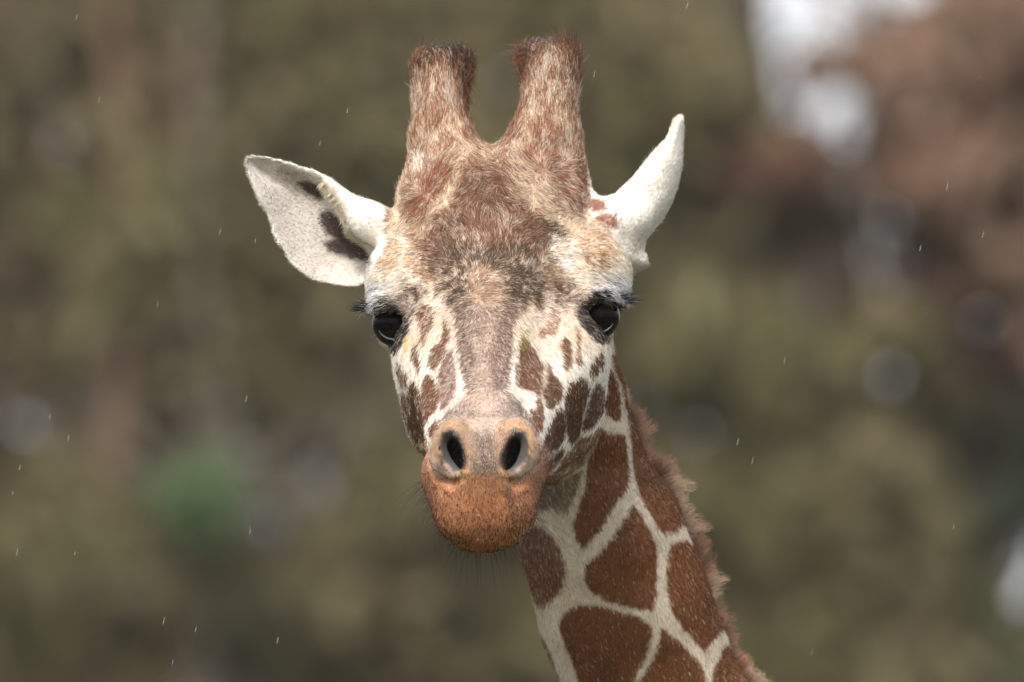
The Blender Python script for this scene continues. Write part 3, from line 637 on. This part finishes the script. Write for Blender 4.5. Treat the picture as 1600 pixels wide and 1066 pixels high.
def flow(p, n, neck, ear):
    px, py = UV(p); d = np.zeros_like(p); 
    for (wx, wy), s, rr_ in WH:
        dx, dy = px-wx, py-wy; q = np.hypot(dx, dy)+15; w_ = s*np.exp(-(q/rr_)**2); d[:,0] += dx/q*w_; d[:,2] -= dy/q*w_
    up = np.clip((250-py)/60, 0, 1); d[:,2] += up*1.4                                  # up the horns
    dn = np.clip((py-470)/60, 0, 1); side = np.clip((px-762)/150, -1, 1)
    d[:,2] -= dn*.9; d[:,0] += dn*side*.7; d[:,1] -= dn*.4
    br = np.exp(-(((px-605)/60)**2+((py-425)/45)**2)); d += br[:,None]*np.array([-.7,0,-.5])
    br = np.exp(-(((px-938)/60)**2+((py-415)/45)**2)); d += br[:,None]*np.array([.7,0,-.5])
    d[:,2] += .05
    mz = np.clip((py-735)/30, 0, 1)*(p[:,1] < -.15)
    d = d*(1-mz[:,None])+mz[:,None]*np.stack([side*.5, 0*px, -np.ones_like(px)], 1)
    d[neck] = (.38, .1, -1); 
    el = ear & (px < 700); d[el] = (-.8, -.1, .25); er = ear & (px > 700); d[er] = (.55, -.1, .8)
    sw = np.stack([vnoise(p, 55, 11)-.5, vnoise(p, 55, 12)-.5, vnoise(p, 55, 13)-.5], 1)
    sw[ear] *= .6
    return norm(d+sw*.75+np.stack([vnoise(p, 260, 14)-.5, 0*px, vnoise(p, 260, 15)-.5], 1)*np.where(ear, .25, .45)[:,None])
def lengths(p, neck, ear, r):
    px, py = UV(p); L = np.full(len(p), .0048)
    L += .0019*np.clip((430-py)/120, 0, 1)                         # brow to crown grows longer
    L += .0025*np.exp(-(((px-765)/60)**2+((py-300)/60)**2))
    br = np.clip((py-560)/80, 0, 1); L -= .0012*br
    mz = (py > 690) & (p[:,1] < -.16); L[mz] = .0026
    nz = (p[:,1] < -.262) & (py < 752) & (py > 650); L[nz] = .0026
    L[neck] = .0045; L[ear] = .0042
    el = ear & (px < 600); L[el] = .0031
    tp = (py < 130) & ~ear & ~neck; L[tp] += .004
    return L*(.65+.7*r.random(len(p)))
def coat_fur(name, n, wgt, seed, mat, rad=(.00013,.00009)):
    r = np.random.default_rng(seed); p, nn = sample(n, wgt, r); k = ~in_holes(p); p, nn = p[k], nn[k]
    col, head, neck, ear = coat(p, nn, True, seed+1); d = flow(p, nn, neck, ear); L = lengths(p, neck, ear, r)
    px, py = UV(p); v = r.normal(size=len(p))[:,None]; col = col*np.clip(1+v*np.where(ear, .14, .27)[:,None], .35, 1.8)
    stv = vnoise(p*np.array([1,1,.3]), 420, 31); lock = head & (py < 700); lk = np.where(py < 400, .9, .55)[lock]; col[lock] *= (1+lk*(stv[lock]-.5)*1.2)[:,None]
    # grizzling: pale-tipped and dark hairs scattered through the brown
    griz = head & (py < 640) & (col.sum(1) < 1.0) & (r.random(len(p)) < .10); col[griz] = col[griz]*.4+np.array((.62,.48,.36))*.6
    g2 = (neck | (py > 560)) & (col.sum(1) < .5) & (r.random(len(p)) < .005); col[g2] = col[g2]*.6+np.array((.5,.38,.26))*.4
    br_ = head & (py > 470) & (py < 735) & (np.abs(px-758) < 52) & (r.random(len(p)) < .20); col[br_] = col[br_]*.35+np.array((.72,.64,.56))*.65
    bd_ = head & (py > 470) & (py < 740) & (np.abs(px-758) < 56) & (r.random(len(p)) < .20); col[bd_] *= .45
    bl = head & (py < 490) & (py > 330) & (r.random(len(p)) < .05); col[bl] *= .35
    mz = head & (py > 735) & (p[:,1] < -.2) & (r.random(len(p)) < .10+.12*np.clip((py-770)/60,0,1)); col[mz] = (.03,.014,.010); L[mz] *= 1.3
    mo = head & (py > 735) & (p[:,1] < -.2) & ~mz; col[mo] *= (1+.35*r.normal(size=(mo.sum(),1))).clip(.4, 1.9)
    R0 = rad[0]+rad[1]*r.random(len(p)); R0 = np.where(py > 735, R0*.9, R0)
    P, Rr = grow(p, nn, d, L, R0, r, lift=.30, jit=.17)
    return make_hair(name, P+OFF, Rr, np.clip(col, 0, .95), nn, mat, gir)
FM = fur_mat('fur_strands')
w0 = ar*vis; w0[fpy > 1075] *= .35
w0 *= np.where((fpy < 500), 1.25, 1.0)*np.where(inh, 2.6, 1.0)
fur = coat_fur('fur', 720000, w0, 31, FM)
# longer guard hairs stand out along the silhouette and on brow and horns
gw = ar*np.exp(-((fn_[:,1])/.35)**2)*np.where(fpy > 1075, 0, 1)*np.where(inh, .15, 1)+ar*.35*(fpy < 470)*(fn_[:,1] < .2)
r = np.random.default_rng(51); p, nn = sample(12000, gw, r); k = ~in_holes(p); p, nn = p[k], nn[k]
col, head, neck, ear = coat(p, nn, True, 3); d = flow(p, nn, neck, ear); L = lengths(p, neck, ear, r)*1.45
P, Rr = grow(p, nn, d, L, np.full(len(p), .00013), r, K=5, lift=.5, jit=.28)
make_hair('guard_hair', P+OFF, Rr, np.clip(col*1.1, 0, .95), nn, FM, gir)

# ---- dark ragged tufts round the bald tops of the horns
r = np.random.default_rng(61)
def tuft(c, ring, n, spots, seed):
    r = np.random.default_rng(seed); P0, D, N0, LL, CC = [], [], [], [], []
    for (dx, dy_, w_, L, dirx, dirz, col) in spots:
        k = int(n*w_); a = r.normal(size=(k,3))*np.array((7, 9, 8))/1000.
        b = U(c[0]+dx, c[1]+dy_, c[2])+a*np.array([1,1,1.5]); P0.append(b); 
        D.append(norm(np.array([dirx, -.12, dirz])+r.normal(size=(k,3))*.28)); LL.append(L/1000.*(.4+.8*r.random(k))*np.where(r.random(k) < .12, 1.8, 1))
        CC.append(np.array(col)*np.clip(1+.3*r.normal(size=(k,1)), .4, 1.8))
    p = np.concatenate(P0); D = norm(np.concatenate(D)+.9*np.stack([vnoise(p, 260, 2)-.5, 0*p[:,0], vnoise(p, 260, 4)-.5], 1)); L = np.concatenate(LL); col = np.concatenate(CC)
    dd = sdf(p); g_ = grad(sdf, p); p = p-g_*dd[:,None]; dd = sdf(p); p = p-g_*dd[:,None]; nn = grad(sdf, p)
    P, Rr = grow(p, nn, D, L, np.full(len(p), .00017), r, K=6, lift=.3, bend=.0, jit=.18)
    t_ = np.linspace(0, 1, 6); P = P+(D*L[:,None])[:,None,:]*(t_**1.6)[None,:,None]*.3
    return make_hair('horn_tuft', P+OFF, Rr, col, nn, FM, gir)
RED = (.17,.075,.042); DRK = (.018,.016,.018)
tuft((692,104,100), 0, 2600, [(-38,-6,.16,8,-.2,1,RED),(-38,-18,.16,9,.25,1,DRK),(34,2,.24,9,.25,.6,RED),(24,-14,.16,10,.1,1,DRK),(34,-12,.20,9,.4,.8,DRK),(42,16,.14,9,.8,-.4,RED),(8,-12,.12,8,.0,1,DRK)], 5)
tuft((862,92,104), 0, 2600, [(-44,-8,.24,11,-.9,.15,RED),(-38,-18,.18,9,-.6,.6,DRK),(36,-14,.24,11,.35,1,RED),(42,-24,.14,11,.35,1.1,DRK),(44,6,.12,7,.2,.6,RED),(-26,-18,.14,6,-.2,.8,DRK)], 6)
# ---- mane along the back of the neck
r = np.random.default_rng(71)
AX = NECK[:7]
PA = np.array([U(*a[:3]) for a in AX]); RA = np.array([a[3]/1000. for a in AX]); sl_ = np.r_[0, np.cumsum(np.linalg.norm(np.diff(PA, axis=0), axis=1))]
nt_ = 420; per = 62; nm = nt_*per
sc_ = np.sort(r.random(nt_))*.60+.085; yy_ = np.array([0,1.,0])
def neck_pt(sv, an):
    cen = np.stack([np.interp(sv, sl_, PA[:,i]) for i in range(3)], 1); rad_ = np.interp(sv, sl_, RA)
    ta = norm(np.stack([np.interp(sv+.02, sl_, PA[:,i])-np.interp(sv-.02, sl_, PA[:,i]) for i in range(3)], 1))
    pr = norm(np.cross(ta, yy_)); pr = np.where((pr[:,0] > 0)[:,None], pr, -pr); bk = np.cross(pr, ta); bk = np.where((bk[:,1] > 0)[:,None], bk, -bk)
    q = cen+(pr*np.cos(an)[:,None]+bk*np.sin(an)[:,None])*rad_[:,None]
    for _ in range(3): q = q-grad(sdf, q)*sdf(q)[:,None]
    return q, grad(sdf, q), ta
tid = np.repeat(np.arange(nt_), per)
at_ = R(36)+r.normal(size=nt_)*R(9); pc, nc_, tac = neck_pt(sc_, at_)
p, nn, ta = neck_pt(sc_[tid]+r.normal(size=nm)*.0050, at_[tid]+r.normal(size=nm)*R(3.5))
wv = vnoise(np.stack([sc_*45,0*sc_,0*sc_],1), 1, 6)-.5
Lt = .0225*(.65+.6*r.random(nt_))*(.75+.6*vnoise(np.stack([sc_*70,0*sc_,0*sc_],1), 1, 2)); Lt *= np.clip((sc_-.07)/.06, .3, 1)
Dt = norm(nc_-tac*(.05+1.1*wv)[:,None]+r.normal(size=(nt_,3))*.16); tipp = pc+Dt*Lt[:,None]
ln = (.45+.65*r.random(nm)**.7)[:,None]; own = p+norm(Dt[tid]+r.normal(size=p.shape)*.16)*Lt[tid][:,None]; cv = (.15+.5*r.random(nt_))[tid][:,None]; e_ = p+(tipp[tid]*cv+own*(1-cv)-p)*ln+r.normal(size=p.shape)*.0012
t_ = np.linspace(0, 1, 6)[None,:,None]; mid = p[:,None,:]+nn[:,None,:]*(Lt[tid]*.5)[:,None,None]
P = p[:,None,:]*(1-t_)**2+2*t_*(1-t_)*mid+e_[:,None,:]*t_**2; t_ = t_[0,:,0]
tipc = r.random(nm)[:,None]; col = np.array((.20,.088,.048))*(1-tipc*.4)+np.array((.40,.24,.15))*tipc*.4
col *= (np.clip(1+.22*r.normal(size=(nm,1)), .4, 1.6))*(.75+.5*r.random(nt_))[tid][:,None]
pl = (vnoise(np.stack([sc_*26,0*sc_,0*sc_],1), 1, 9) > .66)[tid]; col[pl] = col[pl]*.55+np.array((.55,.40,.27))*.45
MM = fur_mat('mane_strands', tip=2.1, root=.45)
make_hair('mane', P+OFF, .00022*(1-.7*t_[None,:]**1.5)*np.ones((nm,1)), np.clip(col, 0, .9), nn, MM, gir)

# ---- eyes
def eye(c, s):
    import bmesh
    bm = bmesh.new(); bmesh.ops.create_uvsphere(bm, u_segments=48, v_segments=32, radius=.0215)
    me = bpy.data.meshes.new('eye'); bm.to_mesh(me); bm.free(); me.polygons.foreach_set('use_smooth', [True]*len(me.polygons))
    o = bpy.data.objects.new('eye', me); C.objects.link(o); o.location = Vector(c)+Vector((0,0,CZ)); o.rotation_euler = (R(96), 0, R(s*38)); adopt(o, gir)
    me.materials.append(EM); return o
EM, t, b = new_mat('eye_glossy'); n = t.nodes; tc = n.new('ShaderNodeTexCoord'); sp = n.new('ShaderNodeSeparateXYZ'); t.links.new(tc.outputs['Object'], sp.inputs[0])
gr = n.new('ShaderNodeVectorMath'); gr.operation = 'MULTIPLY'; gr.inputs[1].default_value = (48, 75, 0); t.links.new(tc.outputs['Object'], gr.inputs[0])
ln_ = n.new('ShaderNodeVectorMath'); ln_.operation = 'LENGTH'; t.links.new(gr.outputs[0], ln_.inputs[0])
cr = n.new('ShaderNodeValToRGB'); e = cr.color_ramp.elements; e[0].position = .0; e[0].color = (.0015,.0015,.002,1); e[1].position = .95; e[1].color = (.004,.0025,.002,1)
x_ = e.new(.45); x_.color = (.0015,.0015,.002,1); x_ = e.new(.55); x_.color = (.006,.0032,.0025,1); x_ = e.new(.80); x_.color = (.009,.0045,.003,1)
t.links.new(ln_.outputs['Value'], cr.inputs[0]); t.links.new(cr.outputs[0], b.inputs['Base Color']); b.inputs['Roughness'].default_value = .035; b.inputs['IOR'].default_value = 1.33; b.inputs['Specular IOR Level'].default_value = .14
eL, eR = eye(EYE_L, -1), eye(EYE_R, 1)
# wet rim along each lower lid
WM, t, b = new_mat('wet_lid_rim'); b.inputs['Base Color'].default_value = (.10,.10,.11,1); b.inputs['Roughness'].default_value = .08
for eo, c, s in ((eL, EYE_L, -1), (eR, EYE_R, 1)):
    pts = []
    for a in np.linspace(-62, 62, 15):
        dirv = norm(np.array([math.sin(R(a))*.72+s*.10, -.72, -.66*math.cos(R(a))]))
        pts.append(c+dirv*.0218+OFF)
    v, f = limb_tube(pts, [.0003+.0007*math.sin(math.pi*i/14) for i in range(15)], 6)
    o = mesh_np('lid_rim', v, f, WM, True); o.parent = eo; o.matrix_parent_inverse = (Matrix.Translation(eo.location)@eo.rotation_euler.to_matrix().to_4x4()).inverted()
# ---- eyelashes and white brow hairs
LM = fur_mat('eyelash_strands', tip=1.1, root=1.0, use_n=False)
for s, arc, eo in ((-1, [(634,480,-24),(618,470,-22),(600,468,-14),(584,474,-4),(574,481,6)], eL), (1, [(904,472,-24),(922,458,-22),(942,454,-14),(958,459,-4),(972,468,6)], eR)):
    r = np.random.default_rng(80+s); k = 520; u = r.random(k)**.55*(len(arc)-1); A3 = np.array([U(*q) for q in arc]); p = np.stack([np.interp(u, range(len(arc)), A3[:,i]) for i in range(3)], 1)+r.normal(size=(k,3))*.0011
    uu = (u/(len(arc)-1))[:,None]; D = norm(np.array([s*.35,-.75,-.35])*(1-uu)+np.array([s*1.0,-.45,-.42])*uu+r.normal(size=(k,3))*.22)
    L = (.004+.013*uu[:,0])*(.6+.6*r.random(k)); t_ = np.linspace(0, 1, 6)
    P = p[:,None,:]+D[:,None,:]*L[:,None,None]*t_[None,:,None]+np.array([s*.15,0,.28])*(L[:,None,None]*(t_**2)[None,:,None])
    col = np.tile(np.array((.014,.015,.02)), (k,1)); wh = r.random(k) < .12; col[wh] = (.25,.25,.28)
    o = make_hair('eyelashes', P+OFF, .00022*(1-.75*t_[None,:])*np.ones((k,1)), col, np.tile(np.array([0,-1.,0]), (k,1)), LM, gir)
    o.parent = eo; o.matrix_parent_inverse = (Matrix.Translation(eo.location)@eo.rotation_euler.to_matrix().to_4x4()).inverted()
    # pale hairs combed over the outer lid
    k = 2600; cx = U(585,462,-4) if s < 0 else U(958,450,-4)
    p = cx+r.normal(size=(k,3))*np.array([.0095,.008,.0050]); 
    for _ in range(3): p = p-grad(sdf, p)*sdf(p)[:,None]
    nn = grad(sdf, p); q = ~in_holes(p); p, nn = p[q], nn[q]; k = len(p)
    D = np.tile(norm(np.array([s*1.0,-.35,-.42])), (k,1)); P, Rr = grow(p, nn, D, .010*(.5+.7*r.random(k)), np.full(k, .00018), r, K=5, lift=.45, bend=.1, jit=.16)
    col = np.where(r.random((k,1)) < .80, np.array([[.76,.74,.73]]), np.array([[.10,.10,.12]]))*np.ones((k,3))
    make_hair('brow_hair', P+OFF, Rr, col, nn, FM, gir)
# ---- fringe over the cupped ear
r = np.random.default_rng(91); k = 1500; arc = np.array([U(500,287,48),U(518,300,46),U(530,330,44),U(545,355,46),U(562,385,46),U(580,402,48)]); u = r.random(k)*5
p = np.stack([np.interp(u, range(6), arc[:,i]) for i in range(3)], 1)+r.normal(size=(k,3))*.003
for _ in range(3): p = p-grad(sdf, p)*sdf(p)[:,None]
nn = grad(sdf, p); D = np.tile(norm(np.array([-.75,-.25,-.55])), (k,1))
P, Rr = grow(p, nn, D, .010*(.4+.8*r.random(k)), np.full(k, .00014), r, K=5, lift=.4, bend=.3, jit=.25)
make_hair('ear_fringe', P+OFF, Rr, np.tile(np.array([[.72,.62,.47]]), (k,1))*np.clip(1+.15*r.normal(size=(k,1)), .5, 1.3), nn, FM, gir)
# ---- short stiff bristles of the lips
r = np.random.default_rng(93); bw = ar*(fpy > 742)*(fpy < 875)*(ctr[:,1] < -.2)*(fn_[:,1] < .3)*(.35+np.clip((fpy-760)/70, 0, 1)); p, nn = sample(4200, bw, r)
px, py = UV(p); D = norm(np.stack([np.clip((px-757)/150, -1, 1), 0*px-.3, -np.ones_like(px)], 1)); P, Rr = grow(p, nn, D, .0036*(.6+.8*r.random(len(p))), np.full(len(p), .00024), r, K=4, lift=.35, jit=.12)
make_hair('lip_bristles', P+OFF, Rr, np.array((.055,.024,.016))*np.clip(1+.3*r.normal(size=(len(p),1)), .3, 2), nn, FM, gir)
# ---- whiskers
r = np.random.default_rng(95); k = 420; th = r.uniform(-100, 100, k); p = np.stack([U(756+96*math.sin(R(a)), 765+92*math.cos(R(a))*(.9 if abs(a) < 60 else .9), -262) for a in th])
for _ in range(4): p = p-grad(sdf, p)*sdf(p)[:,None]
nn = grad(sdf, p); D = norm(nn+np.array([0,-.2,-.35])+r.normal(size=(k,3))*.3); L = np.where(r.random(k) < .25, .032, .010)*(.5+.7*r.random(k)); t_ = np.linspace(0, 1, 7)
P = p[:,None,:]+D[:,None,:]*L[:,None,None]*t_[None,:,None]+np.array([0,0,-.3])*(L[:,None,None]*(t_**2)[None,:,None])
make_hair('whiskers', P+OFF, .00011*(1-.6*t_[None,:])*np.ones((k,1)), np.tile(np.array([[.05,.04,.035]]), (k,1)), nn, LM, gir)
# ------------------------------------------------------------------ fine rain falling round the head
RP = [(31,731),(78,651),(107,684),(27,862),(117,865),(246,476),(344,362),(399,376),(385,623),(391,829),(434,1000),(306,983),(256,970),(270,1034),(500,224),(543,173),(155,155),(120,26),(1074,8),(929,115),(1532,120),(1480,292),(1536,367),(1438,388),(1226,564),(1153,690),(1176,719),(1490,823),(1269,1018),(20,770),(468,330)]
r = np.random.default_rng(101); RV, RF = [], []
for px, py in RP:
    c = U(px, py, r.uniform(-260, 60))+OFF; L = r.uniform(.0022, .0042); w_ = r.uniform(.00020, .00036)
    pts = [c+np.array([-.22*L*q, 0, -L*q]) for q in (-1,-.7,-.2,.4,.8,1)]; v, f = limb_tube(pts, [w_*q for q in (.05,.5,.9,1,.7,.05)], 8)
    o_ = len(RV); RV += v; RF += [tuple(i+o_ for i in q) for q in f]
RM, t, b = new_mat('rain_water'); b.inputs['Base Color'].default_value = (.42,.44,.45,1); b.inputs['Roughness'].default_value = .05; b.inputs['Transmission Weight'].default_value = .55; b.inputs['IOR'].default_value = 1.33
ro = mesh_np('raindrops', RV, RF, RM, True); tag(ro, 'sparse tiny raindrops falling in the air around the giraffe head', 'rain', kind='stuff')
